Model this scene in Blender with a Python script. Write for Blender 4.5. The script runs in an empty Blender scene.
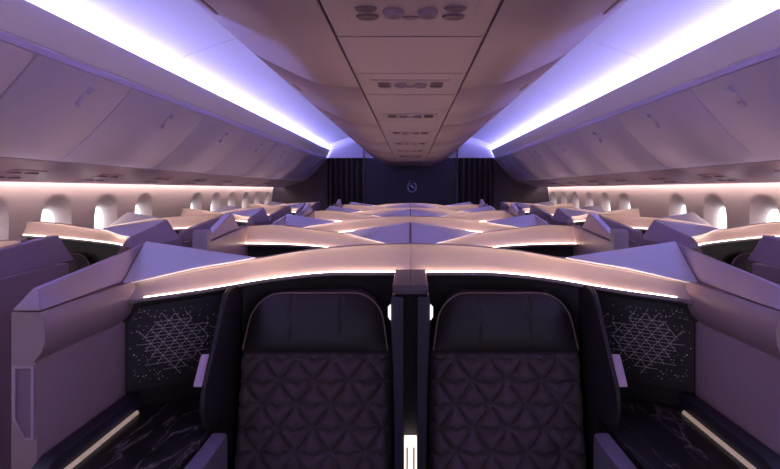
import bpy, bmesh, math, random
from mathutils import Vector
random.seed(7)
S = bpy.context.scene
C = S.collection
EYE = 1.5
PI = math.pi

# ------------------------------------------------------------------ helpers
def link(name, data, parent=None):
    o = bpy.data.objects.new(name, data)
    C.objects.link(o)
    if parent is not None:
        o.parent = parent
    return o

def mesh(name, V, F, mat, parent=None, smooth=False, bevel=0.0, seg=2, angle=40):
    me = bpy.data.meshes.new(name)
    me.from_pydata([tuple(v) for v in V], [], F)
    bm = bmesh.new(); bm.from_mesh(me)
    bmesh.ops.remove_doubles(bm, verts=bm.verts, dist=1e-6)
    bmesh.ops.recalc_face_normals(bm, faces=bm.faces)
    for f in bm.faces:
        f.smooth = bool(smooth)
    if smooth:
        lim = math.radians(angle)
        for e in bm.edges:
            if len(e.link_faces) == 2 and e.calc_face_angle(0) > lim:
                e.smooth = False
    bm.to_mesh(me); bm.free()
    me.materials.append(mat)
    o = link(name, me, parent)
    if bevel > 0:
        m = o.modifiers.new('bevel', 'BEVEL'); m.width = bevel; m.segments = seg
        m.limit_method = 'ANGLE'; m.angle_limit = math.radians(35)
        for p in me.polygons: p.use_smooth = True
        m.harden_normals = True
    return o

def thing(name, label, cat, loc=(0, 0, 0), group=None):
    o = link(name, None); o.location = loc
    o['label'] = label; o['category'] = cat
    if group: o['group'] = group
    return o

def tag(o, label, cat, group=None):
    o['label'] = label; o['category'] = cat
    if group: o['group'] = group
    return o

def struct(o):
    o['kind'] = 'structure'; return o

def dup(root, loc, label):
    r = root.copy(); C.objects.link(r); r.location = loc; r['label'] = label
    for ch in list(root.children):
        c = ch.copy(); C.objects.link(c); c.parent = r
        for g in list(ch.children):
            d = g.copy(); C.objects.link(d); d.parent = c
    return r

class MB:
    def __init__(s): s.V = []; s.F = []
    def add(s, V, F):
        n = len(s.V); s.V += [tuple(v) for v in V]; s.F += [[i + n for i in f] for f in F]
    def box(s, x0, x1, y0, y1, z0, z1):
        V = [(x, y, z) for x in (x0, x1) for y in (y0, y1) for z in (z0, z1)]
        s.add(V, [(0, 1, 3, 2), (4, 6, 7, 5), (0, 4, 5, 1), (2, 3, 7, 6), (0, 2, 6, 4), (1, 5, 7, 3)])
    def loft(s, rings, closed=True, caps=True):
        n = len(rings[0]); V = [p for r in rings for p in r]; F = []
        for i in range(len(rings) - 1):
            for j in range(n if closed else n - 1):
                k = (j + 1) % n
                F.append((i * n + j, i * n + k, (i + 1) * n + k, (i + 1) * n + j))
        if caps and closed:
            F.append(tuple(range(n))); F.append(tuple((len(rings) - 1) * n + j for j in reversed(range(n))))
        s.add(V, F)
    def prism(s, pts, fa, fb):       # pts 2D -> two 3D maps
        s.loft([[fa(p) for p in pts], [fb(p) for p in pts]])
    def tube(s, path, r, n=8, closed=False):
        rings = []
        P = [Vector(p) for p in path]; N = len(P)
        for i, p in enumerate(P):
            a = P[(i - 1) % N] if (i > 0 or closed) else p
            b = P[(i + 1) % N] if (i < N - 1 or closed) else p
            t = (b - a).normalized()
            up = Vector((0, 1, 0)) if abs(t.y) < .9 else Vector((0, 0, 1))
            u = t.cross(up).normalized(); w = t.cross(u).normalized()
            rings.append([p + (u * math.cos(2 * PI * k / n) + w * math.sin(2 * PI * k / n)) * r for k in range(n)])
        if closed:
            rings.append(rings[0]); s.loft(rings, caps=False)
        else:
            s.loft(rings)
    def build(s, name, mat, parent=None, **kw):
        return mesh(name, s.V, s.F, mat, parent, **kw)

def interp(tab, x):
    """smooth interpolation in a sorted table [(x, a, b..)]"""
    if x <= tab[0][0]: return tab[0][1:]
    if x >= tab[-1][0]: return tab[-1][1:]
    for i in range(len(tab) - 1):
        if tab[i][0] <= x <= tab[i + 1][0]: break
    p, q = tab[i], tab[i + 1]
    h = q[0] - p[0]; t = (x - p[0]) / h
    out = []
    for c in range(1, len(p)):
        d = (q[c] - p[c]) / h
        m0 = d if i == 0 else (d + (p[c] - tab[i - 1][c]) / (p[0] - tab[i - 1][0])) / 2
        m1 = d if i == len(tab) - 2 else (d + (tab[i + 2][c] - q[c]) / (tab[i + 2][0] - q[0])) / 2
        t2, t3 = t * t, t * t * t
        out.append((2 * t3 - 3 * t2 + 1) * p[c] + (t3 - 2 * t2 + t) * h * m0 + (-2 * t3 + 3 * t2) * q[c] + (t3 - t2) * h * m1)
    return out

# ------------------------------------------------------------------ materials
def mat(name, col, rough=.5, metal=0, bump=0, bscale=200, spec=.5, var=0, coat=0, sheen=0):
    m = bpy.data.materials.new(name); m.use_nodes = True
    nt = m.node_tree; b = nt.nodes['Principled BSDF']
    b.inputs['Base Color'].default_value = (*col, 1)
    b.inputs['Roughness'].default_value = rough
    b.inputs['Metallic'].default_value = metal
    b.inputs['Specular IOR Level'].default_value = spec
    b.inputs['Coat Weight'].default_value = coat
    b.inputs['Sheen Weight'].default_value = sheen
    tc = nt.nodes.new('ShaderNodeTexCoord')
    nz = nt.nodes.new('ShaderNodeTexNoise'); nz.inputs['Scale'].default_value = bscale; nz.inputs['Detail'].default_value = 3
    nt.links.new(tc.outputs['Object'], nz.inputs['Vector'])
    if bump:
        bp = nt.nodes.new('ShaderNodeBump'); bp.inputs['Strength'].default_value = bump; bp.inputs['Distance'].default_value = .002
        nt.links.new(nz.outputs['Fac'], bp.inputs['Height']); nt.links.new(bp.outputs['Normal'], b.inputs['Normal'])
    mx = nt.nodes.new('ShaderNodeMix'); mx.data_type = 'RGBA'
    v = var or .04
    mx.inputs[6].default_value = (*[c * (1 - v) for c in col], 1)
    mx.inputs[7].default_value = (*[min(1, c * (1 + v)) for c in col], 1)
    nt.links.new(nz.outputs['Fac'], mx.inputs[0]); nt.links.new(mx.outputs[2], b.inputs['Base Color'])
    return m

def emit(name, col, strength):
    m = bpy.data.materials.new(name); m.use_nodes = True
    nt = m.node_tree; b = nt.nodes['Principled BSDF']
    b.inputs['Base Color'].default_value = (*[c * .8 for c in col], 1)
    b.inputs['Emission Color'].default_value = (*col, 1)
    b.inputs['Emission Strength'].default_value = strength
    return m

def marble():
    m = bpy.data.materials.new('black veined marble'); m.use_nodes = True
    nt = m.node_tree; b = nt.nodes['Principled BSDF']
    b.inputs['Roughness'].default_value = .35
    tc = nt.nodes.new('ShaderNodeTexCoord')
    mp = nt.nodes.new('ShaderNodeMapping'); mp.inputs['Rotation'].default_value = (0, 0, .12); mp.inputs['Scale'].default_value = (2.4, .55, 1)
    nt.links.new(tc.outputs['Object'], mp.inputs['Vector'])
    w = nt.nodes.new('ShaderNodeTexNoise'); w.inputs['Scale'].default_value = 5; w.inputs['Detail'].default_value = 6; w.inputs['Distortion'].default_value = .6
    nt.links.new(mp.outputs['Vector'], w.inputs['Vector'])
    s = nt.nodes.new('ShaderNodeMath'); s.operation = 'SUBTRACT'; s.inputs[1].default_value = .5
    a = nt.nodes.new('ShaderNodeMath'); a.operation = 'ABSOLUTE'
    nt.links.new(w.outputs['Fac'], s.inputs[0]); nt.links.new(s.outputs[0], a.inputs[0])
    r = nt.nodes.new('ShaderNodeValToRGB')
    r.color_ramp.elements[0].position = 0; r.color_ramp.elements[0].color = (.24, .20, .20, 1)
    r.color_ramp.elements[1].position = .014; r.color_ramp.elements[1].color = (.013, .010, .012, 1)
    nt.links.new(a.outputs[0], r.inputs['Fac']); nt.links.new(r.outputs['Color'], b.inputs['Base Color'])
    return m

M = {
 'shell': mat('pale satin shell', (.35, .28, .30), .38, bscale=60),
 'shell_dark': mat('mauve satin partition', (.36, .25, .265), .36, bscale=60),
 'rail': mat('brushed mauve rail', (.44, .34, .42), .3, metal=.25),
 'lid': mat('lid tinted by ceiling light', (.68, .66, .80), .30, bscale=60),  # same shell surface, with the blue ceiling's reflection put into the base colour
 'lining': mat('charcoal lining', (.012, .009, .011), .55, bump=.15, bscale=500),
 'bolster': mat('charcoal bolster', (.020, .015, .018), .5, bump=.15, bscale=600),
 'leather': mat('black leather', (.024, .018, .018), .50, bump=.35, bscale=300),
 'fabric': mat('aubergine quilted fabric', (.098, .068, .080), .85, bump=.6, bscale=900, var=.35, sheen=.15),
 'piping': mat('bronze piping', (.20, .125, .10), .4),
 'stitch': mat('dark stitch groove', (.012, .01, .012), .8),
 'pattern': mat('silver inlay', (.55, .50, .49), .4, metal=.1),
 'latch': mat('rose metal latch', (.50, .36, .38), .35, metal=.3),
 'marble': marble(),
 'arm': mat('slate armrest', (.20, .175, .24), .5),
 'black': mat('black void plastic', (.008, .007, .009), .6),
 'navy': mat('navy plastic', (.028, .024, .040), .45),
 'cap': mat('violet console cap', (.10, .075, .11), .35),
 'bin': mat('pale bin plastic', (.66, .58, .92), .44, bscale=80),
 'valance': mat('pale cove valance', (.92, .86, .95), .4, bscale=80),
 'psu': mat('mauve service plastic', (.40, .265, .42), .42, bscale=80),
 'dimple': mat('shadow grey plastic', (.25, .16, .23), .5),
 'ceil': mat('white ceiling panel', (.66, .64, .74), .45, bscale=40),
 'wall': mat('cream sidewall', (.66, .56, .56), .5, bscale=40),
 'bulk': mat('dark plum bulkhead', (.058, .037, .060), .5),
 'bulk_centre': mat('navy plum bulkhead', (.028, .022, .050), .45),
 'curtain': mat('black plum curtain', (.046, .031, .038), .85),
 'carpet': mat('dark plum carpet', (.03, .02, .03), .95, bump=.6, bscale=400),
 'emblem': mat('silver emblem', (.55, .55, .85), .3, metal=.3),
 'cove': emit('cove LED', (.46, .47, 1.0), 19),
 'led': emit('warm edge LED', (1.0, .71, .52), 12),
 'wash': emit('warm wall LED', (1.0, .76, .70), 8.5),
 'table_led': emit('amber table LED', (1.0, .76, .58), .11),
 'gap_led': emit('floor LED', (1.0, .82, .72), 1.0),
 'lamp': emit('reading lamp lens', (1.0, .90, .82), .75),
 'pane': emit('daylight pane', (.93, .95, 1.0), 1.3),
}

# ------------------------------------------------------------------ cabin shell
D_END = 9.9
D_NEAR = -2.5
def sd(s): return 'left' if s < 0 else 'right'
def cap(w): return w[0].upper() + w[1:]

mb = MB(); mb.box(-2.5, 2.5, D_NEAR, D_END + .1, -.05, 0)
struct(mb.build('floor', M['carpet']))

# ceiling: pale coffers between the middle bins and the cove, in separate panels
prof_c = [(.55, 1.13), (.75, 1.125), (.95, 1.105), (1.15, 1.06), (1.35, 1.0), (1.52, .935), (1.65, .877), (1.75, .828), (1.815, .78), (1.835, .72), (1.835, .655)]
seams = [D_NEAR, -1.4, .15, 1.8, 3.45, 5.10, 6.75, 8.4, D_END]
for s in (-1, 1):
    for a, b in zip(seams[:-1], seams[1:]):
        mb = MB()
        inner = [(x, z) for x, z in prof_c]; outer = [(x + .0, z + .02) for x, z in reversed(prof_c)]
        pts = inner + [(1.86, .655), (1.86, .84), (1.3, 1.17), (.55, 1.17)]
        mb.prism(pts, lambda p: (s * p[0], a + .003, EYE + p[1]), lambda p: (s * p[0], b - .003, EYE + p[1]))
        struct(mb.build('ceiling', M['ceil'], smooth=True))
# centre ceiling above the middle bins
mb = MB(); mb.box(-.56, .56, D_NEAR, D_END, EYE + 1.135, EYE + 1.17)
struct(mb.build('ceiling', M['ceil']))

# cove: valance + LED strip behind it
for s in (-1, 1):
    mb = MB()
    pts = [(1.597, .780), (1.597, .788), (1.604, .790), (1.640, .72), (1.672, .668), (1.832, .668), (1.832, .638), (1.668, .638), (1.666, .650), (1.655, .650), (1.628, .70)]  # hidden back leg added to block cove light leaking above the bin rail
    mb.prism(pts, lambda p: (s * p[0], D_NEAR, EYE + p[1]), lambda p: (s * p[0], D_END - .03, EYE + p[1]))
    struct(mb.build('trim_%d' % (1 if s < 0 else 2), M['valance'], smooth=True))
    mb = MB()
    pts = [(1.815, .688), (1.801, .748), (1.809, .750), (1.825, .690)]
    mb.prism(pts, lambda p: (s * p[0], D_NEAR, EYE + p[1]), lambda p: (s * p[0], D_END - .04, EYE + p[1]))
    tag(mb.build('cove_light', M['cove']), 'long blue white light strip glowing in the ceiling cove on the %s' % sd(s), 'light', 'cove lights')

# sidewalls with window recesses
WX = [(-1.5, 2.42), (-1.1, 2.55), (-.65, 2.65), (-.30, 2.672), (-.12, 2.662), (-.02, 2.65), (.04, 2.64), (.09, 2.625)]
def wx(z): return interp(WX, z)[0]
PITCH = .615
wins = [3.16 + PITCH * i for i in range(-4, 11)]
blank = {4}
HW, HZ0, HZ1 = .165, -.50, -.035
PW, PZ0, PZ1 = .118, -.455, -.150
def sq(a, e=2.6):
    c, s_ = math.cos(a), math.sin(a)
    return (math.copysign(abs(c) ** (2 / e), c), math.copysign(abs(s_) ** (2 / e), s_))
NA = 48
wn = 0
for s in (-1, 1):
    mb = MB()
    ztop, zbot = .088, -.75
    cells = []
    for i, w in enumerate(wins):
        y0, y1 = w - PITCH / 2, w + PITCH / 2
        if y1 > D_END: y1 = D_END
        hole = i - 4 not in blank
        if not hole:
            rows = 14
            rings = [[(s * wx(ztop + (zbot - ztop) * k / rows), y, EYE + ztop + (zbot - ztop) * k / rows) for k in range(rows + 1)] for y in (y0, y1)]
            mb.loft(rings, closed=False)
            continue
        zc, zh = (HZ0 + HZ1) / 2, (HZ1 - HZ0) / 2
        R = 7; rings = []
        for k in range(R + 1):
            t = k / R; ring = []
            for j in range(NA):
                a = 2 * PI * (j + .5) / NA
                hx, hz = sq(a)
                c, q = math.cos(a), math.sin(a)
                # square boundary point
                m = max(abs(c), abs(q)); bx, bz = c / m, q / m
                yy = w + hx * HW * (1 - t) + t * (((y1 - w) if bx > 0 else (w - y0)) * bx)
                zb = (zc + bz * (ztop - zc)) if bz > 0 else (zc + bz * (zc - zbot))
                zz = (zc + hz * zh) * (1 - t) + t * zb
                ring.append((s * wx(zz), yy, EYE + zz))
            rings.append(ring)
        # corners of the cell
        mb.loft(rings, caps=False)
        last = rings[-1]
        for (cy, cz) in ((y0, ztop), (y1, ztop), (y0, zbot), (y1, zbot)):
            cp = (s * wx(cz), cy, EYE + cz)
            idx = sorted(range(NA), key=lambda j: (last[j][1] - cy) ** 2 + (last[j][2] - EYE - cz) ** 2)[:2]
            mb.add([last[idx[0]], cp, last[idx[1]]], [(0, 1, 2)])
        # funnel
        pc, ph = (PZ0 + PZ1) / 2, (PZ1 - PZ0) / 2
        rings = []
        for k in range(7):
            t = k / 6; e = math.sin(t * PI / 2); ring = []
            for j in range(NA):
                a = 2 * PI * (j + .5) / NA
                hx, hz = sq(a); px, pz = sq(a, 3)
                z0_ = zc + hz * zh; z1_ = pc + pz * ph
                zz = z0_ * (1 - e) + z1_ * e
                yy = w + (hx * HW) * (1 - e) + px * PW * e
                xx = wx(z0_) * (1 - t) + (wx(-.3) + .10) * t
                ring.append((s * xx, yy, EYE + zz))
            rings.append(ring)
        mb.loft(rings, caps=False)
        wn += 1
        if w > 2.5:
            g = MB()
            rr = []
            for xo in (0, .012):
                rr.append([(s * (wx(-.3) + .098 + xo), w + sq(2 * PI * (j + .5) / NA, 3)[0] * (PW + .004), EYE + pc + sq(2 * PI * (j + .5) / NA, 3)[1] * (ph + .004)) for j in range(NA)])
            g.loft(rr)
            struct(g.build('window_%d' % wn, M['pane']))
    # lower wall
    rows = 6
    rings = [[(s * wx(-.75 + (-.75) * k / rows), y, EYE - .75 - .75 * k / rows) for k in range(rows + 1)] for y in (wins[0] - PITCH / 2, D_END)]
    mb.loft(rings, closed=False)
    struct(mb.build('wall_' + sd(s), M['wall'], smooth=True))
    # warm wash strip tucked behind the bin underside
    mb = MB()
    mb.box(min(s * 2.575, s * 2.60), max(s * 2.575, s * 2.60), D_NEAR + 3, D_END - .02, EYE + .064, EYE + .076)
    tag(mb.build('wall_light', M['wash']), 'warm light strip washing the window wall below the bins on the %s' % sd(s), 'light', 'wall wash lights')

# ------------------------------------------------------------------ bulkhead
mb = MB(); mb.box(-2.85, 2.85, D_END + .02, D_END + .1, 0, EYE + .634)
struct(mb.build('wall_back', M['bulk']))
mb = MB(); mb.box(-2.85, 2.85, D_END + .01, D_END + .1, EYE + .635, EYE + 1.2)
struct(mb.build('trim_3', M['ceil']))
mb = MB(); mb.box(-.90, .90, D_END - .02, D_END + .009, 0, EYE + .633)
bp = tag(mb.build('bulkhead_panel', M['bulk_centre'], bevel=.01), 'navy plum centre panel on the end bulkhead carrying the silver emblem', 'panel')
for s in (-1, 1):
    mb = MB(); mb.box(s * .925 - .012, s * .925 + .012, D_END - .03, D_END + .009, .3, EYE + 1.0)
    struct(mb.build('trim_%d' % (4 if s < 0 else 5), M['dimple']))
    # pleated curtain
    n = 90; x0, x1 = .95, 1.63
    f, b = [], []
    for k in range(n + 1):
        t = k / n
        y = D_END - .075 + .032 * math.sin(t * 2 * PI * 6.5) + .008 * math.sin(t * 40)
        f.append((s * (x0 + (x1 - x0) * t), y)); b.append((s * (x0 + (x1 - x0) * t), y + .008))
    pts = f + b[::-1]
    mb = MB(); mb.prism(pts, lambda p: (p[0], p[1], .35), lambda p: (p[0], p[1], EYE + .63))
    tag(mb.build('curtain', M['curtain'], smooth=True, angle=80), 'dark pleated curtain on the end bulkhead %s of the emblem' % sd(s), 'curtain', 'bulkhead curtains')

# emblem: an open ring with a curved wing and a small flame above it
EM = lambda v: (v[0] + .03, v[1] + D_END - .035, v[2] + EYE + .075)
mb = MB()
path = []
for k in range(33):
    a = math.radians(125 + 290 * k / 32)
    path.append((.082 * math.cos(a) , 0, .098 * math.sin(a) - .015))
mb.tube(path, .0085, 8); mb.V = [EM(v) for v in mb.V]; em = mb.build('emblem', M['emblem'], bp, smooth=True); em['label'] = 'silver round emblem'
mb = MB()
def blade(pts, wd):
    n = len(pts); up, lo = [], []
    for i, (x, z) in enumerate(pts):
        w = wd * math.sin(PI * (i + .15) / (n - .7))
        up.append((x + w * .4, z + w)); lo.append((x - w * .4, z - w))
    q = up + lo[::-1]
    mb.prism(q, lambda p: (p[0], -.012, p[1]), lambda p: (p[0], .004, p[1]))
blade([(-.045, .028), (-.02, .008), (.01, -.008), (.035, -.03), (.06, -.04)], .016)
blade([(.01, .06), (.018, .04), (.012, .02)], .012)
blade([(-.05, .115), (-.042, .09), (-.048, .065)], .011)
mb.V = [EM(v) for v in mb.V]; mb.build('wing_motif', M['emblem'], em)

# ------------------------------------------------------------------ outboard overhead bins
binp = [(1.655, .602), (1.680, .570), (1.712, .530), (1.765, .470), (1.825, .404), (1.90, .325), (1.98, .250), (2.045, .200), (2.09, .180), (2.13, .174), (2.15, .182)]
bs = [1.27, 2.22, 2.97, 4.05, 5.13, 6.21, 7.29, 8.37, 9.83]
ORD = ['nearest', 'second', 'third', 'fourth', 'fifth', 'sixth', 'seventh', 'eighth', 'ninth']
def bin_profile_fine():
    out = []
    for i in range(len(binp) - 1):
        for t in (0, .5):
            out.append(tuple(a + (b - a) * t for a, b in zip(binp[i], binp[i + 1])))
    out.append(binp[-1]); return out
for s in (-1, 1):
    for i, (a, b) in enumerate(zip(bs[:-1], bs[1:])):
        yc = (a + b) / 2
        lab = 'pale lavender overhead bin above the %s windows%s' % (sd(s), {0: ', nearest the camera, cut by picture edge', 7: ', the last one by the bulkhead'}.get(i, ', %s of its row from the camera' % ORD[i]))
        t = thing('overhead_bin', lab, 'overhead bin', (s * 1.8, yc, EYE + .3), 'overhead bins above the %s windows' % sd(s))
        P = lambda x, y, z: (s * x - s * 1.8, y - yc, z - .3)
        mb = MB()
        pts = bin_profile_fine() + [(2.2, .30), (2.2, .62), (1.70, .617), (1.664, .615)]
        rings = []
        for yy, ins in ((a + .003, .010), (a + .006, .003), (a + .014, 0), (b - .014, 0), (b - .006, .003), (b - .003, .010)):
            rings.append([P(p[0] + ins, yy, p[1] + ins * .6) for p in pts])
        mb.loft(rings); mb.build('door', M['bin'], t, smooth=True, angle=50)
        mb = MB()
        mb.prism([(1.646, .631), (1.652, .637), (1.70, .637), (1.70, .618), (1.660, .608), (1.650, .606)], lambda p: P(p[0], a, p[1]), lambda p: P(p[0], b, p[1]))
        mb.build('top_rail', M['bin'], t, smooth=True)
        # latch: oval recess with two bosses, tilted along the door
        lt = MB(); r = .022; hl = .062
        def lp(v, w, off):   # v along depth, w down the face
            tz = .497 - w * .75; xx = 1.741 + w * .66
            return P(xx - off * .75, yc + .07 + v, tz - off * .66)
        for off0, off1, sc in ((.000, .004, 1.0),):
            o_, i_, o2 = [], [], []
            for k in range(28):
                aa = 2 * PI * k / 28
                cx, cy = math.cos(aa), math.sin(aa)
                sy = hl if cy > 0 else -hl
                o_.append(lp(r * cx, r * cy + sy * .75, -.004)); o2.append(lp(r * cx, r * cy + sy * .75, .004)); i_.append(lp(.8 * r * cx, .8 * r * cy + sy * .75, .0045))
            lt.loft([o_, o2, i_], caps=True)
        L_ = lt.build('latch', M['bin'], t, smooth=True, angle=30)
        for w in (-.047, .047):
            k_ = MB(); rings = []
            for rr, of in ((.020, .003), (.019, .014), (.014, .020), (.002, .021)):
                rings.append([lp(rr * math.cos(2 * PI * k / 16), w + rr * math.sin(2 * PI * k / 16), of) for k in range(16)])
            k_.loft(rings); k_.build('button', M['bin'], L_, smooth=True)
    # underside service strip (structure), running the whole cabin
    mb = MB()
    pts = [(2.135, .168), (2.20, .142), (2.28, .118), (2.40, .085), (2.545, .052), (2.555, .052), (2.555, .060), (2.45, .11), (2.2, .19)]
    mb.prism(pts, lambda p: (s * p[0], 1.0, EYE + p[1]), lambda p: (s * p[0], D_END - .02, EYE + p[1]))
    struct(mb.build('trim_%d' % (6 if s < 0 else 7), M['psu'], smooth=True))
    for i in range(7):
        y = 3.0 + .84 * i
        t = thing('service_panel', 'small reading light and vent panel under the %s bins, %s along from the camera' % (sd(s), ['first', 'second', 'third', 'fourth', 'fifth', 'sixth', 'seventh'][i]), 'service panel', (s * 2.385, y, EYE + .0875), 'service panels under the %s bins' % sd(s))
        mb = MB()
        for (ux, uy, a_, b_) in ((-.055, -.07, .032, .05), (-.055, .07, .032, .05), (.055, -.05, .030, .045), (.055, .07, .030, .045)):
            ring = lambda zo, k_: [(s * (ux + a_ * k_ * math.cos(2 * PI * k / 20)), uy + b_ * k_ * math.sin(2 * PI * k / 20), -.245 * ux + zo) for k in range(20)]
            q = MB(); q.loft([ring(.006, 1), ring(-.004, 1), ring(-.005, .7)]); q.build('lamp' if ux < 0 else 'air_vent', M['dimple'], t, smooth=True, angle=30)
        q = MB(); q.prism([(-.11, -.13), (.11, -.13), (.11, .13), (-.11, .13)], lambda p: (s * p[0], p[1], -.245 * p[0] - .001), lambda p: (s * p[0], p[1], -.245 * p[0] + .006)); q.build('plate', M['psu'], t)

# ------------------------------------------------------------------ middle bins
cp = [(.233, .471), (.319, .473), (.396, .483), (.473, .508), (.561, .548), (.649, .591), (.710, .623), (.728, .636), (.730, .66)]
cs = [.99, 2.31, 3.63, 4.95, 6.27, 7.59, 8.91, 9.86]
for s in (-1, 1):
    for i, (a, b) in enumerate(zip(cs[:-1], cs[1:])):
        yc = (a + b) / 2
        lab = 'curved mauve ceiling bin left of the middle strip' if s < 0 else 'curved mauve ceiling bin right of the middle strip'
        lab += ', %s from the camera' % ORD[i] if i else ', nearest the camera'
        t = thing('ceiling_bin', lab, 'overhead bin', (s * .4, yc, EYE + .5), 'middle bins %s of the strip' % sd(s))
        P = lambda x, y, z: (s * (x - .4), y - yc, z - .5)
        fine = [tuple(interp([(j,) + q for j, q in enumerate(cp)], k * .5)) for k in range(2 * (len(cp) - 1) + 1)]
        pts = fine + [(.72, .76), (.66, .86), (.235, .86)]
        mb = MB(); rings = []
        for yy, ins in ((a + .003, .008), (a + .010, 0), (b - .010, 0), (b - .003, .008)):
            rings.append([P(p[0], yy, p[1] + ins) for p in pts])
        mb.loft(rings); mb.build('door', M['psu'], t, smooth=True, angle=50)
        # finger recess near the outer edge: thin oval, the recess shade put into its colour
        rings = []
        for k_, of in ((1.0, -.002), (1.0, .003), (.86, .0045)):
            ring = []
            for k in range(28):
                aa = 2 * PI * k / 28
                w = .022 * k_ * math.sin(aa); v = .095 * k_ * math.cos(aa)
                ring.append(P(.660 + w * .9, yc - .05 + v, .597 + w * .47 - of))
            rings.append(ring)
        q = MB(); q.loft(rings); q.build('finger_recess', M['dimple'], t, smooth=True, angle=30)

# middle service strip: panels of two lengths with seams
strip = [.6]
while strip[-1] < 9.8:
    strip.append(strip[-1] + (.48 if len(strip) % 2 else .45))
strip = [v for v in strip if v < 9.7] + [9.86]
for a, b in zip(strip[:-1], strip[1:]):
    mb = MB(); mb.prism([(-.228, .475), (-.220, .469), (.220, .469), (.228, .475), (.228, .50), (-.228, .50)], lambda p: (p[0], a + .004, EYE + p[1]), lambda p: (p[0], b - .004, EYE + p[1]))
    struct(mb.build('ceiling', M['psu'], bevel=.003))
mb = MB(); mb.box(-.230, .230, .5, 9.86, EYE + .496, EYE + .52); struct(mb.build('ceiling', M['dimple']))
for i, y in enumerate([1.31, 2.21, 3.15, 4.08, 5.01, 5.94, 6.87, 7.80]):
    t = thing('ceiling_service_panel', 'mauve ceiling panel with reading lights and air vents in the middle strip, %s the camera' % (ORD[i] + ' from' if i else 'nearest'), 'service panel', (0, y, EYE + .469), 'service panels in the middle ceiling strip')
    q = MB(); q.box(-.17, .17, -.085, .085, -.003, .003); q.build('plate', M['psu'], t, bevel=.002)
    def oval(name, x, yy, a_, b_, m, dep=.006, par=None):
        q = MB(); rings = []
        for k_, z in ((1, .002), (1, -.003), (.85, -.003 - dep), (.6, -.003 - dep * .4), (.1, -.003)):
            rings.append([(x + a_ * k_ * math.cos(2 * PI * k / 24), yy + b_ * k_ * math.sin(2 * PI * k / 24), z) for k in range(24)])
        q.loft(rings); return q.build(name, m, par or t, smooth=True, angle=35)
    for x in (-.115, .115):
        oval('reading_light', x, .03, .032, .022, M['dimple'])
        oval('reading_light', x, -.03, .030, .018, M['dimple'])
    for x in (-.045, .045):
        oval('air_vent', x, 0, .028, .028, M['psu'], .012)
    oval('call_button', 0, .04, .025, .012, M['psu'], .004)

# ------------------------------------------------------------------ seat shells
def shell(kind, s, r, pts, detail=False, name_label='', group=''):
    """pts: K (front crease), G (rear ridge), L (lit lower edge) tables over x with depth d and height dz;
    all depth values are for the row at r0, converted to local."""
    r0 = pts['r0']
    t = thing('seat_shell', name_label, 'seat shell', (0, r, 0), group)
    P = lambda x, d, dz: (s * x, d - r0, EYE + dz)
    xa, xb = pts['x']
    N = 44
    def at(x):
        return interp(pts['K'], x), interp(pts['G'], x), interp(pts['L'], x)
    rings, lin, led = [], [], []
    for i in range(N + 1):
        x = xa + (xb - xa) * i / N
        (ky, kz), (gy, gz), (ly, lz) = at(x)
        gy = max(gy, ky + .012); 
        k_ = 1 - min(.95, max(0, (x - pts.get('led', 9)) / .03))
        loop = [(ly - .020 * k_, lz - .008 * k_), (ly - .020 * k_, lz + .003 * k_), (ly - .016 * k_, lz + .003 * k_), (ly - .015 * k_, lz), (ly, lz)]
        for k in range(1, 7):
            q = k / 7
            loop.append((ly + (ky - ly) * q + .014 * math.sin(PI * q), lz + (kz - lz) * q))
        loop += [(ky - .003, kz - .004), (ky, kz), (gy, gz), (gy + .012, gz - .004), (gy + .016, gz - .02), (max(gy + .016, ly + .10), -1.5), (ly + .075, -1.5), (ly + .075, lz - .012), (ly, lz - .014)]
        rings.append([P(x, *p) for p in loop])
        lin.append([P(x, ly + .035, lz - .015), P(x, ly + .074, lz - .015), P(x, ly + .074, -1.49), P(x, ly + .035, -1.49)])
        if 0 < i < N and x < pts.get('led', 9):
            led.append([P(x, ly - .014, lz), P(x, ly - .014, lz + .005), P(x, ly - .002, lz + .003), P(x, ly - .002, lz)])
    mb = MB(); mb.loft(rings); mb.build('wing', M['shell'], t, smooth=True, angle=28)
    mb = MB(); mb.loft(lin); mb.build('back_lining', M['lining'], t, smooth=True, angle=40)
    mb = MB(); mb.loft(led); mb.build('light_strip', M['led'], t, smooth=True)
    # triangular lid over the facet T-A-C
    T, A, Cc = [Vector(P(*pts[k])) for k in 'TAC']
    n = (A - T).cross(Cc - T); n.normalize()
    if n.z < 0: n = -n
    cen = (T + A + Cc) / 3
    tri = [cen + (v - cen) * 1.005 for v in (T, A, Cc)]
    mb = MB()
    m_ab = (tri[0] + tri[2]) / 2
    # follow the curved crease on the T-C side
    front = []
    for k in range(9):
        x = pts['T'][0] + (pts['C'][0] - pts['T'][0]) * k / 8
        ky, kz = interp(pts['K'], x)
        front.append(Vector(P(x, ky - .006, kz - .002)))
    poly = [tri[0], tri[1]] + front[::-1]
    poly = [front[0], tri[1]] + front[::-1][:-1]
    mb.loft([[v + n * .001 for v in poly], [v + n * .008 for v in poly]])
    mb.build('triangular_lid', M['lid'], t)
    return t, P

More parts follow.
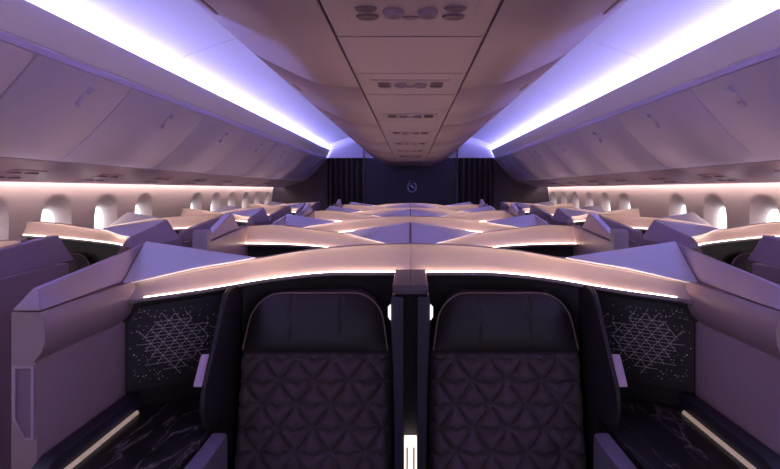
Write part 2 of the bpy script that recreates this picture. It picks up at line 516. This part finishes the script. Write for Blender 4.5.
def ridge_partition(t, P, xin, xout, d0, d1, dr, do, zf, zb, base, detail=False):
    """partition whose rail is a gable; xin faces the seat, xout the aisle; base = height of the seam"""
    xm = (xin + xout) / 2; w = abs(xout - xin)
    o = 1 if xout > xin else -1
    mb = MB(); rings = []
    for d, zt in ((d0, zf - .012), (d0 + .03, zf), (d1, zb)):
        if d == d0:
            ring = [(xin - o * 0, d, base + .003), (xm - o * .012, d + .024, zf - .004), (xm + o * .002, d + .024, zf - .004), (xout, d, base + .003)]
        elif d == d1:
            ring = [(xm - o * .007, d, base + .001), (xm - o * .006, dr, zt), (xm + o * .002, dr, zt), (xout, do, base + .003)]
        else:
            ring = [(xin, d, base + .003), (xm - o * .012, d, zt), (xm + o * .002, d, zt), (xout, d, base + .003)]
        rings.append([P(*p) for p in ring])
    mb.loft(rings); mb.build('top_rail', M['rail'], t, bevel=.003)
    # body with an overhanging rounded band on the seat side and a recessed lower panel
    prof = [(xout, base), (xin + o * .002, base), (xin - o * .008, base - .02), (xin - o * .012, base - .05), (xin - o * .010, base - .078), (xin - o * .002, base - .10), (xin + o * .010, base - .115), (xin + o * .016, base - .121), (xin + o * .010, base - .124), (xin + o * .008, base - .13), (xin + o * .008, -1.5), (xout, -1.5)]
    mb = MB(); mb.loft([[P(p[0], d, p[1]) for p in prof] for d in (d0, d0 + .01, (d0 + do) / 2, do)])
    b = mb.build('partition', M['shell_dark'], t, smooth=True, angle=25)
    if detail:
        f = MB()
        # handle trough on the front end: bezel, and a flat inset darkened to stand for its shade
        x0, x1 = min(xin, xout) + .012, max(xin, xout) - .006
        zt, zb_ = -.425, -.605
        y = d0
        outer = [(x0, zt), (x1, zt), (x1, zb_ + .05), (x0 + .02, zb_), (x0, zb_)] if o > 0 else [(x0, zt), (x1, zt), (x1, zb_), (x1 - .02, zb_), (x0, zb_ + .05)]
        cx = sum(p[0] for p in outer) / 5; cz = sum(p[1] for p in outer) / 5
        inner = [(cx + (p[0] - cx) * .74, cz + (p[1] - cz) * .93) for p in outer]
        f.loft([[P(p[0], y - .0003, p[1]) for p in outer], [P(p[0], y - .006, p[1]) for p in outer], [P(p[0], y - .006, p[1]) for p in inner], [P(p[0], y - .001, p[1]) for p in inner]], caps=False)
        h = f.build('handle', M['rail'], b, smooth=False)
        f = MB(); f.prism(inner, lambda p: P(p[0], y - .0015, p[1]), lambda p: P(p[0], y - .0003, p[1])); f.build('handle_recess', M['dimple'], b)
    return b

def panel_partition(t, P, xin, xout, body, panel, post):
    a, b = min(xin, xout), max(xin, xout)
    mb = MB(); mb.prism(body, lambda p: P(a, *p), lambda p: P(b, *p))
    bo = mb.build('partition', M['shell_dark'], t, bevel=.006)
    mb = MB(); mb.prism(panel, lambda p: P(a + .012, *p), lambda p: P(b - .012, *p))
    mb.build('privacy_panel', M['rail'], t, bevel=.006, seg=3)
    mb = MB(); d0, d1, z0, z1 = post
    mb.prism([(d0, z0), (d0, z1 - .02), (d0 + .012, z1), (d1, z1), (d1, z0)], lambda p: P(a - .003, *p), lambda p: P(b + .003, *p))
    mb.build('end_post', M['shell'], t, bevel=.005)

CO = dict(r0=2.0, led=.85, x=(.0003, .928),
  K=[(0, 2.0, -.212), (.155, 1.985, -.215), (.315, 1.96, -.2236), (.417, 1.93, -.2316), (.572, 1.85, -.2516), (.65, 1.80, -.262), (.7325, 1.74, -.270), (.83, 1.675, -.288), (.93, 1.61, -.307)],
  G=[(0, 2.02, -.210), (.315, 1.98, -.2216), (.572, 1.866, -.2500), (.70, 1.825, -.226), (.82, 1.79, -.205), (.93, 1.755, -.186)],
  L=[(0, 1.875, -.309), (.155, 1.868, -.307), (.307, 1.85, -.3055), (.502, 1.80, -.3186), (.636, 1.72, -.330), (.707, 1.68, -.336), (.84, 1.60, -.343), (.93, 1.545, -.348)],
  T=(.572, 1.85, -.2516), A=(.928, 1.755, -.186), C=(.926, 1.61, -.306))
CE = dict(r0=3.0, x=(.0003, .928),
  K=[(0, 2.60, -.307), (.08, 2.655, -.296), (.159, 2.70, -.284), (.283, 2.80, -.265), (.387, 2.87, -.246), (.50, 2.89, -.234), (.629, 2.90, -.2187), (.757, 2.89, -.2005), (.86, 2.85, -.199), (.93, 2.78, -.200)],
  G=[(0, 2.755, -.182), (.20, 2.82, -.214), (.387, 2.886, -.244), (.629, 2.92, -.217), (.93, 2.81, -.199)],
  L=[(0, 2.545, -.348), (.2, 2.66, -.335), (.35, 2.72, -.324), (.477, 2.76, -.3146), (.566, 2.78, -.309), (.70, 2.785, -.303), (.837, 2.77, -.2985), (.93, 2.735, -.294)],
  T=(.387, 2.87, -.245), A=(.006, 2.755, -.182), C=(.006, 2.602, -.306))
SO = dict(r0=4.0, x=(1.475, 2.262),
  K=[(1.47, 3.93, -.190), (1.56, 3.975, -.193), (1.764, 3.99, -.205), (1.987, 3.94, -.2215), (2.10, 3.87, -.243), (2.27, 3.75, -.276)],
  G=[(1.47, 3.96, -.188), (1.764, 4.01, -.203), (1.987, 3.96, -.2195), (2.12, 3.985, -.201), (2.27, 4.0, -.184)],
  L=[(1.47, 3.86, -.288), (1.64, 3.89, -.294), (1.80, 3.89, -.301), (2.0, 3.84, -.315), (2.12, 3.76, -.325), (2.27, 3.66, -.335)],
  T=(1.987, 3.94, -.2205), A=(2.26, 4.0, -.184), C=(2.258, 3.755, -.275))
SE = dict(r0=3.0, x=(1.478, 2.262),
  K=[(1.47, 2.66, -.256), (1.60, 2.75, -.2495), (1.72, 2.86, -.239), (1.80, 2.91, -.2305), (1.90, 2.94, -.221), (2.10, 2.98, -.197), (2.27, 2.985, -.184)],
  G=[(1.47, 3.03, -.182), (1.60, 2.98, -.205), (1.80, 2.926, -.2285), (1.90, 2.96, -.219), (2.10, 3.0, -.195), (2.27, 3.005, -.182)],
  L=[(1.47, 2.61, -.300), (1.58, 2.72, -.296), (1.78, 2.83, -.289), (2.0, 2.90, -.278), (2.236, 2.91, -.264), (2.27, 2.91, -.262)],
  T=(1.80, 2.91, -.2295), A=(1.48, 3.03, -.182), C=(1.48, 2.665, -.255))

for tb in (CO, CE, SO, SE):
    # stand the lit face up straighter while every crease point keeps its height line
    xt, xc = tb['T'][0], tb['C'][0]
    K2, G2 = [], []
    for x, d, z in tb['K']:
        ly, lz = interp(tb['L'], x)
        b = (x - xt) / (xc - xt)
        w = 1 - min(1, max(0, b))
        f = (d - w * max(0, d - (ly + .03))) / d
        K2.append((x * f, d * f, z * f))
        if b < -.02: G2.append((x * f, d * f + .03, z * f - .002))
    def mv(x, d, z):
        ly, lz = interp(tb['L'], x); f = (d - max(0, d - (ly + .03))) / d
        return (x * f, d * f, z * f)
    T2 = mv(*tb['T'])
    for x, d, z in tb['G']:
        b = (x - xt) / (xc - xt)
        if b > .1: G2.append((x, d, z))
    G2.append((T2[0], T2[1] + .014, T2[2] + .001))
    lo, hi = tb['x']
    tb['K'], tb['G'], tb['T'] = sorted(K2), sorted(G2), T2
ROWN = {2: 'front', 3: 'second', 4: 'third', 5: 'fourth', 6: 'fifth', 7: 'sixth', 8: 'rearmost'}
def clabel(s, r, kind):
    side = sd(s)
    if r == 2 and kind == 'CO':
        return 'mauve seat shell with glowing edge and patterned dark side panel, front %s' % side
    return 'pale curved centre seat shell with glowing edge in the %s row, %s half' % (ROWN[r], side)
def slabel(s, r):
    return 'pale curved seat shell with glowing edge beside the %s windows, %s row' % (sd(s), ROWN[r])

def add_co(s, r, detail):
    t, P = shell('CO', s, r, CO, detail, clabel(s, r, 'CO'), 'centre seat shells')
    b = ridge_partition(t, P, .900, .970, 1.215, 1.61, 1.752, 1.80, -.243, -.187, -.297, detail)
    return t, P, b

def add_ce(s, r):
    t, P = shell('CE', s, r, CE, False, clabel(s, r, 'CE'), 'centre seat shells')
    panel_partition(t, P, .905, .965,
        [(2.25, -1.5), (2.25, -.236), (2.29, -.232), (2.70, -.204), (2.86, -.203), (2.86, -1.5)],
        [(2.285, -.231), (2.295, -.205), (2.555, -.122), (2.585, -.122), (2.68, -.203)],
        (2.215, 2.262, -1.5, -.176))
    return t

def add_so(s, r):
    t, P = shell('SO', s, r, SO, False, slabel(s, r), 'window side seat shells')
    o = 2.0
    panel_partition(t, P, 1.505, 1.445,
        [(3.18, -1.5), (3.18, -.34), (3.20, -.335), (4.0, -.305), (4.12, -.31), (4.12, -1.5)],
        [(3.2, -.330), (3.22, -.265), (4.045, -.187), (4.072, -.187), (4.17, -.303)],
        (3.15, 3.19, -1.5, -.28))
    return t

def add_se(s, r):
    t, P = shell('SE', s, r, SE, False, slabel(s, r), 'window side seat shells')
    ridge_partition(t, P, 1.512, 1.442, 2.60, 2.67, 3.028, 3.13, -.252, -.183, -.305)
    return t

front = {}
for s in (-1, 1):
    front[s] = add_co(s, 2, True)
    p4, _, _ = add_co(s, 4, False)
    for r in (6, 8): dup(p4, (0, r, 0), clabel(s, r, 'CO'))
    p3 = add_ce(s, 3)
    for r in (5, 7): dup(p3, (0, r, 0), clabel(s, r, 'CE'))
    o2 = add_so(s, 2)
    for r in (4, 6, 8): dup(o2, (0, r, 0), slabel(s, r))
    e3 = add_se(s, 3)
    for r in (5, 7): dup(e3, (0, r, 0), slabel(s, r))

# ---- details of the two front shells
for s in (-1, 1):
    t, P, b = front[s]
    Lc = lambda x: interp(CO['L'], x)
    # patterned side panel, following the curve of the lining
    x0, x1 = .612, .898
    rings = []
    for i in range(15):
        x = x0 + (x1 - x0) * i / 14
        ly, lz = Lc(x)
        top = lz - .028
        e = max(0, (x - (x1 - .06)) / .06); top -= .05 * (1 - math.sqrt(max(0, 1 - e * e)))
        rings.append([P(x, ly + .020, top), P(x, ly + .034, top), P(x, ly + .034, -.640), P(x, ly + .020, -.640)])
    mb = MB(); mb.loft(rings)
    sp = mb.build('side_panel', M['bolster'], t, smooth=True, angle=40, bevel=.0)
    rnd = random.Random(3)
    mb = MB()
    cx, cz = .780, -.497
    def onp(x, z): return P(x, Lc(x)[0] + .0185, z)
    def bar(x0, z0, x1, z1, w=.0008):
        dx, dz = x1 - x0, z1 - z0; l = math.hypot(dx, dz); nx, nz = -dz / l * w, dx / l * w
        q = [(x0 + nx, z0 + nz), (x1 + nx, z1 + nz), (x1 - nx, z1 - nz), (x0 - nx, z0 - nz)]
        mb.add([onp(*p) for p in q], [(0, 1, 2, 3)])
    def dot(x, z, rr):
        mb.add([onp(x + rr * math.cos(k * PI / 3), z + rr * math.sin(k * PI / 3)) for k in range(6)], [tuple(range(6))])
    a_, h_ = .030, .0225
    for j in range(-7, 8):
        for i in range(-7, 8):
            x = cx + (i + (j % 2) * .5) * a_; z = cz + j * h_
            if abs(x - cx) > .118 or abs(z - cz) > .125: continue
            for (dx, dz) in ((a_, 0), (a_ / 2, h_), (-a_ / 2, h_)):
                mx_, mz_ = x + dx / 2, z + dz / 2
                rd = math.hypot((mx_ - cx) / .088, (mz_ - cz) / .092)
                if rd < .72 + rnd.random() * .42:
                    bar(x, z, x + dx, z + dz)
                    if dz and rd < .85:
                        bar(mx_ - a_ * .25, mz_, mx_ + a_ * .25, mz_, .0006)
    for k in range(230):
        x = cx + rnd.uniform(-.112, .112); z = cz + rnd.uniform(-.122, .118)
        rd = math.hypot((x - cx) / .088, (z - cz) / .092)
        if rd > .72 and rd < 1.62: dot(x, z, rnd.choice((.0012, .0016, .002)))
    mb.build('inlay_pattern', M['pattern'], sp)
    # bolster beside the seat
    mb = MB()
    pts = [(1.80, -.325), (1.67, -.325), (1.63, -.337), (1.605, -.37), (1.452, -.59), (1.445, -.64), (1.46, -.70), (1.50, -.78), (1.50, -1.49), (1.80, -1.49)]
    mb.prism(pts, lambda p: P(.597, *p), lambda p: P(.613, *p)); mb.build('bolster', M['bolster'], t, bevel=.008, seg=3)
    # rose latch
    mb = MB()
    q = [(.606, 1.525, -.508), (.642, 1.525, -.510), (.640, 1.468, -.580), (.606, 1.468, -.580)]
    mb.loft([[P(x, d, z) for x, d, z in q], [P(x, d + .012, z + .006) for x, d, z in q]])
    mb.build('latch', M['latch'], t, bevel=.004, seg=3)
    # console with table, padded ledge, light strip and armrest
    mb = MB(); mb.box(min(s * .590, s * .905), max(s * .590, s * .905), 1.12 - 2, 1.575 - 2, .02, EYE - .722)
    mb.build('console', M['lining'], t)
    mb = MB(); mb.prism([(.588, 1.12), (.858, 1.12), (.858, 1.61), (.80, 1.64), (.70, 1.70), (.615, 1.70), (.588, 1.44)], lambda p: P(p[0], p[1], -.722), lambda p: P(p[0], p[1], -.700))
    mb.build('side_table', M['marble'], t, bevel=.003)
    mb = MB(); mb.prism([(1.16, -.80), (1.165, -.70), (1.19, -.662), (1.225, -.648), (1.60, -.648), (1.60, -.80)], lambda p: P(.860, *p), lambda p: P(.906, *p))
    mb.build('padded_ledge', M['navy'], t, bevel=.008, seg=3)
    mb = MB(); mb.prism([(.849, -.699), (.858, -.699), (.858, -.690), (.852, -.690)], lambda p: P(p[0], 1.17, p[1]), lambda p: P(p[0], 1.565, p[1]))
    mb.build('table_light', M['table_led'], t)
    mb = MB(); mb.prism([(.535, 1.05), (.585, 1.05), (.585, 1.475), (.545, 1.475), (.535, 1.46)], lambda p: P(p[0], p[1], -1.0), lambda p: P(p[0], p[1], -.715))
    mb.build('armrest', M['arm'], t, bevel=.006, seg=3)

# ------------------------------------------------------------------ seats
def seat(xc, r, label, group):
    """seat whose origin stands on the floor under its backrest; faces -Y"""
    t = thing('airline_seat', label, 'seat', (xc, r, 0), group)
    # local y = depth - 2.0 of the front row
    NX, NZ = 84, 88
    w0, w1 = .268, .263
    zb, zt = .40, .948
    fr, bk = [], []
    a_, h_ = .118, .0735
    for j in range(NZ + 1):
        v = j / NZ; z = zb + (zt - zb) * v
        hw = w0 + (w1 - w0) * v
        rf, rb = [], []
        for i in range(NX + 1):
            u = -1 + 2 * i / NX; x = u * hw
            y = -.385 + .105 * v
            e = abs(u); y += .045 * max(0, (e - .86) / .14) ** 2.2
            e2 = max(0, (v - .965) / .035); y += .016 * e2 ** 2
            # triangular quilting: distances to three line families
            q = (z - 1.0) / h_
            p1 = x / a_ + q / 2; p2 = x / a_ - q / 2
            f = lambda t_: abs(t_ - round(t_))
            # the level seams sag a little between crossings
            qq = q + .10 * math.sin(2 * PI * (x / a_)) * 0 + .06 * math.cos(2 * PI * x / (a_ * .5))
            d1, d2, d3 = f(p1) * a_ * .89, f(p2) * a_ * .89, f(qq) * h_
            puff = (1 - math.exp(-d1 / .0065)) * (1 - math.exp(-d2 / .0065)) * (1 - .95 * math.exp(-d3 / .006))
            y -= .031 * puff * min(1, (1 - e) / .05) * min(1, (1 - v) / .03)
            rf.append((x, y, z)); rb.append((x, -.385 + .105 * v + .065, z))
        fr.append(rf); bk.append(rb)
    V = [p for row in fr for p in row] + [p for row in bk for p in row]
    n = NX + 1; o = n * (NZ + 1); F = []
    for j in range(NZ):
        for i in range(NX):
            F.append((j * n + i, j * n + i + 1, (j + 1) * n + i + 1, (j + 1) * n + i))
            F.append((o + j * n + i, o + (j + 1) * n + i, o + (j + 1) * n + i + 1, o + j * n + i + 1))
    for j in range(NZ):
        for i in (0, NX):
            F.append((j * n + i, (j + 1) * n + i, o + (j + 1) * n + i, o + j * n + i))
    for i in range(NX):
        for j in (0, NZ):
            F.append((j * n + i, j * n + i + 1, o + j * n + i + 1, o + j * n + i))
    mesh('backrest', V, F, M['fabric'], t, smooth=True, angle=60)
    # headrest
    z0, z1 = .953, 1.136
    H = z1 - z0; rad = .092
    def hwid(z):
        w = .2475 - .030 * (z - z0) / H
        h = z - (z1 - rad)
        if h > 0: w = w - rad * .95 * (1 - math.sqrt(max(0, 1 - (h / rad) ** 2)))
        return w
    NX, NZ = 60, 40
    rows = []
    for j in range(NZ + 1):
        v = j / NZ; z = z0 + H * (1 - (1 - v) ** 1.5)
        hw = hwid(z); row = []
        for i in range(NX + 1):
            u = -1 + 2 * i / NX; x = u * hw
            y = -.292 + .055 * (z - z0) / H
            y -= .030 * (1 - abs(u) ** 5) * max(0, math.sin(PI * min(1, .04 + .96 * (z - z0) / H))) ** .5
            for sx in (-.087, .085):
                y += .006 * math.exp(-((x - sx) / .0035) ** 2)
            row.append((x, y, z))
        rows.append(row)
    V = [p for row in rows for p in row] + [(p[0], -.205 + .055 * (p[2] - z0) / H, p[2]) for row in rows for p in row]
    n = NX + 1; o = n * (NZ + 1); F = []
    for j in range(NZ):
        for i in range(NX):
            F.append((j * n + i, j * n + i + 1, (j + 1) * n + i + 1, (j + 1) * n + i))
            F.append((o + j * n + i, o + (j + 1) * n + i, o + (j + 1) * n + i + 1, o + j * n + i + 1))
        for i in (0, NX):
            F.append((j * n + i, (j + 1) * n + i, o + (j + 1) * n + i, o + j * n + i))
    for i in range(NX):
        for j in (0, NZ):
            F.append((j * n + i, j * n + i + 1, o + j * n + i + 1, o + j * n + i))
    hd = mesh('headrest', V, F, M['leather'], t, smooth=True, angle=50)
    path = [(row[0][0] - .001, row[0][1] - .001, row[0][2]) for row in rows] + [(p[0], p[1] - .001, p[2] + .001) for p in rows[-1][1:-1]] + [(row[-1][0] + .001, row[-1][1] - .001, row[-1][2]) for row in rows[::-1]]
    mb = MB(); mb.tube(path, .0032, 6); mb.build('piping', M['piping'], hd, smooth=True)
    # cushion and base
    mb = MB(); mb.box(-.25, .205, -.90, -.395, .33, .46); mb.build('seat_cushion', M['fabric'], t, bevel=.035, seg=4)
    mb = MB(); mb.box(-.23, .19, -.86, -.30, .02, .33); mb.build('seat_base', M['lining'], t, bevel=.01)
    mb = MB(); mb.box(-.20, .20, -.262, -.205, .33, 1.0); mb.build('back_frame', M['lining'], t, bevel=.01)
    return t

s0 = None
front_seats = []
for s in (-1, 1):
    lab = 'aubergine quilted seat with black leather headrest, front row, %s of the centre divider' % sd(s)
    if s0 is None:
        s0 = seat(s * .326, 2, lab, 'quilted airline seats')
    else:
        dup(s0, (s * .326, 2, 0), lab)
for s in (-1, 1):
    dup(s0, (s * 2.05, 3.10, 0), 'quilted seat in the second row by the %s windows, only its headrest showing' % sd(s))
    dup(s0, (s * 1.82, 4.02, 0), 'quilted seat in the third row by the %s windows, half hidden by partitions' % sd(s))

# ------------------------------------------------------------------ centre divider of the front pair
t = thing('centre_divider', 'narrow dark divider with violet cap between the two front seats', 'divider', (0, 1.65, 0))
P = lambda x, d, dz: (x, d - 1.65, EYE + dz)
mb = MB(); mb.prism([(-.0545, 1.517), (.0545, 1.517), (.055, 1.83), (-.055, 1.83)], lambda p: P(p[0], p[1], -.290), lambda p: P(p[0], p[1], -.309))
cpo = mb.build('cap', M['cap'], t, bevel=.003)
mb = MB(); mb.box(-.0007, .0007, 1.53 - 1.65, 1.82 - 1.65, EYE - .2903, EYE - .2893); mb.build('cap_seam', M['stitch'], cpo)
mb = MB(); mb.prism([(1.53, -.309), (1.53, -.318), (1.56, -.330), (1.78, -.330), (1.78, -.309)], lambda p: P(-.047, *p), lambda p: P(.047, *p))
mb.build('cap_support', M['cap'], t)
for s in (-1, 1):
    mb = MB(); rings = []
    for z, xo, xi in ((-.328, .058, .021), (-.36, .062, .021), (-.41, .062, .021), (-.435, .060, .021), (-.56, .054, .0205), (-.80, .050, .0205), (-1.49, .05, .0205)):
        rings.append([P(s * xi, 1.535, z), P(s * xo, 1.535 + .006, z), P(s * xo, 1.80, z), P(s * xi, 1.80, z)])
    mb.loft(rings); ch = mb.build('cheek', M['navy'], t, bevel=.004)
    mb = MB(); rings = []
    for z, k in ((-.356, .3), (-.362, 1), (-.392, 1), (-.40, .3)):
        rings.append([P(s * (.0605 + .009 * k * q), 1.548 + .012 * w, z) for q, w in ((0, -1), (.8, -.8), (1, 0), (.8, 1), (0, 1))])
    mb.loft(rings); rl = mb.build('reading_light', M['lamp'], ch, smooth=True)
mb = MB(); mb.box(-.0205, .0205, 1.60 - 1.65, 1.80 - 1.65, .02, EYE - .33); mb.build('slot', M['black'], t)  # black filler, the shade of the gap put into its colour
mb = MB(); mb.box(-.019, .019, 1.555 - 1.65, 1.60 - 1.65, .02, EYE - .785); lp_ = mb.build('light_pipe', M['gap_led'], t)
mb = MB()
for x in (-.0105, .0105): mb.box(x - .0025, x + .0025, 1.549 - 1.65, 1.5552 - 1.65, .02, EYE - .80)
mb.build('divider_fin', M['black'], lp_)

# ------------------------------------------------------------------ camera, world, view
cam = bpy.data.cameras.new('camera'); co = link('camera', cam)
co.location = (0, 0, EYE); co.rotation_euler = (PI / 2, 0, 0)
cam.sensor_width = 36; cam.sensor_fit = 'HORIZONTAL'; cam.lens = 500 / 780 * 36
cam.shift_x = -(410.5 - 390) / 780; cam.shift_y = -(234.5 - 190) / 780
cam.clip_start = .05
S.camera = co
w = bpy.data.worlds.new('cabin ambience'); S.world = w; w.use_nodes = True
w.node_tree.nodes['Background'].inputs[0].default_value = (.62, .51, .70, 1)
w.node_tree.nodes['Background'].inputs[1].default_value = .32
S.view_settings.view_transform = 'Standard'; S.view_settings.look = 'None'
S.view_settings.exposure = 1.0; S.view_settings.gamma = 1
S.view_settings.use_curve_mapping = False
S.cycles.use_denoising = True
S.cycles.max_bounces = 10; S.cycles.diffuse_bounces = 6
S.cycles.sample_clamp_indirect = 6
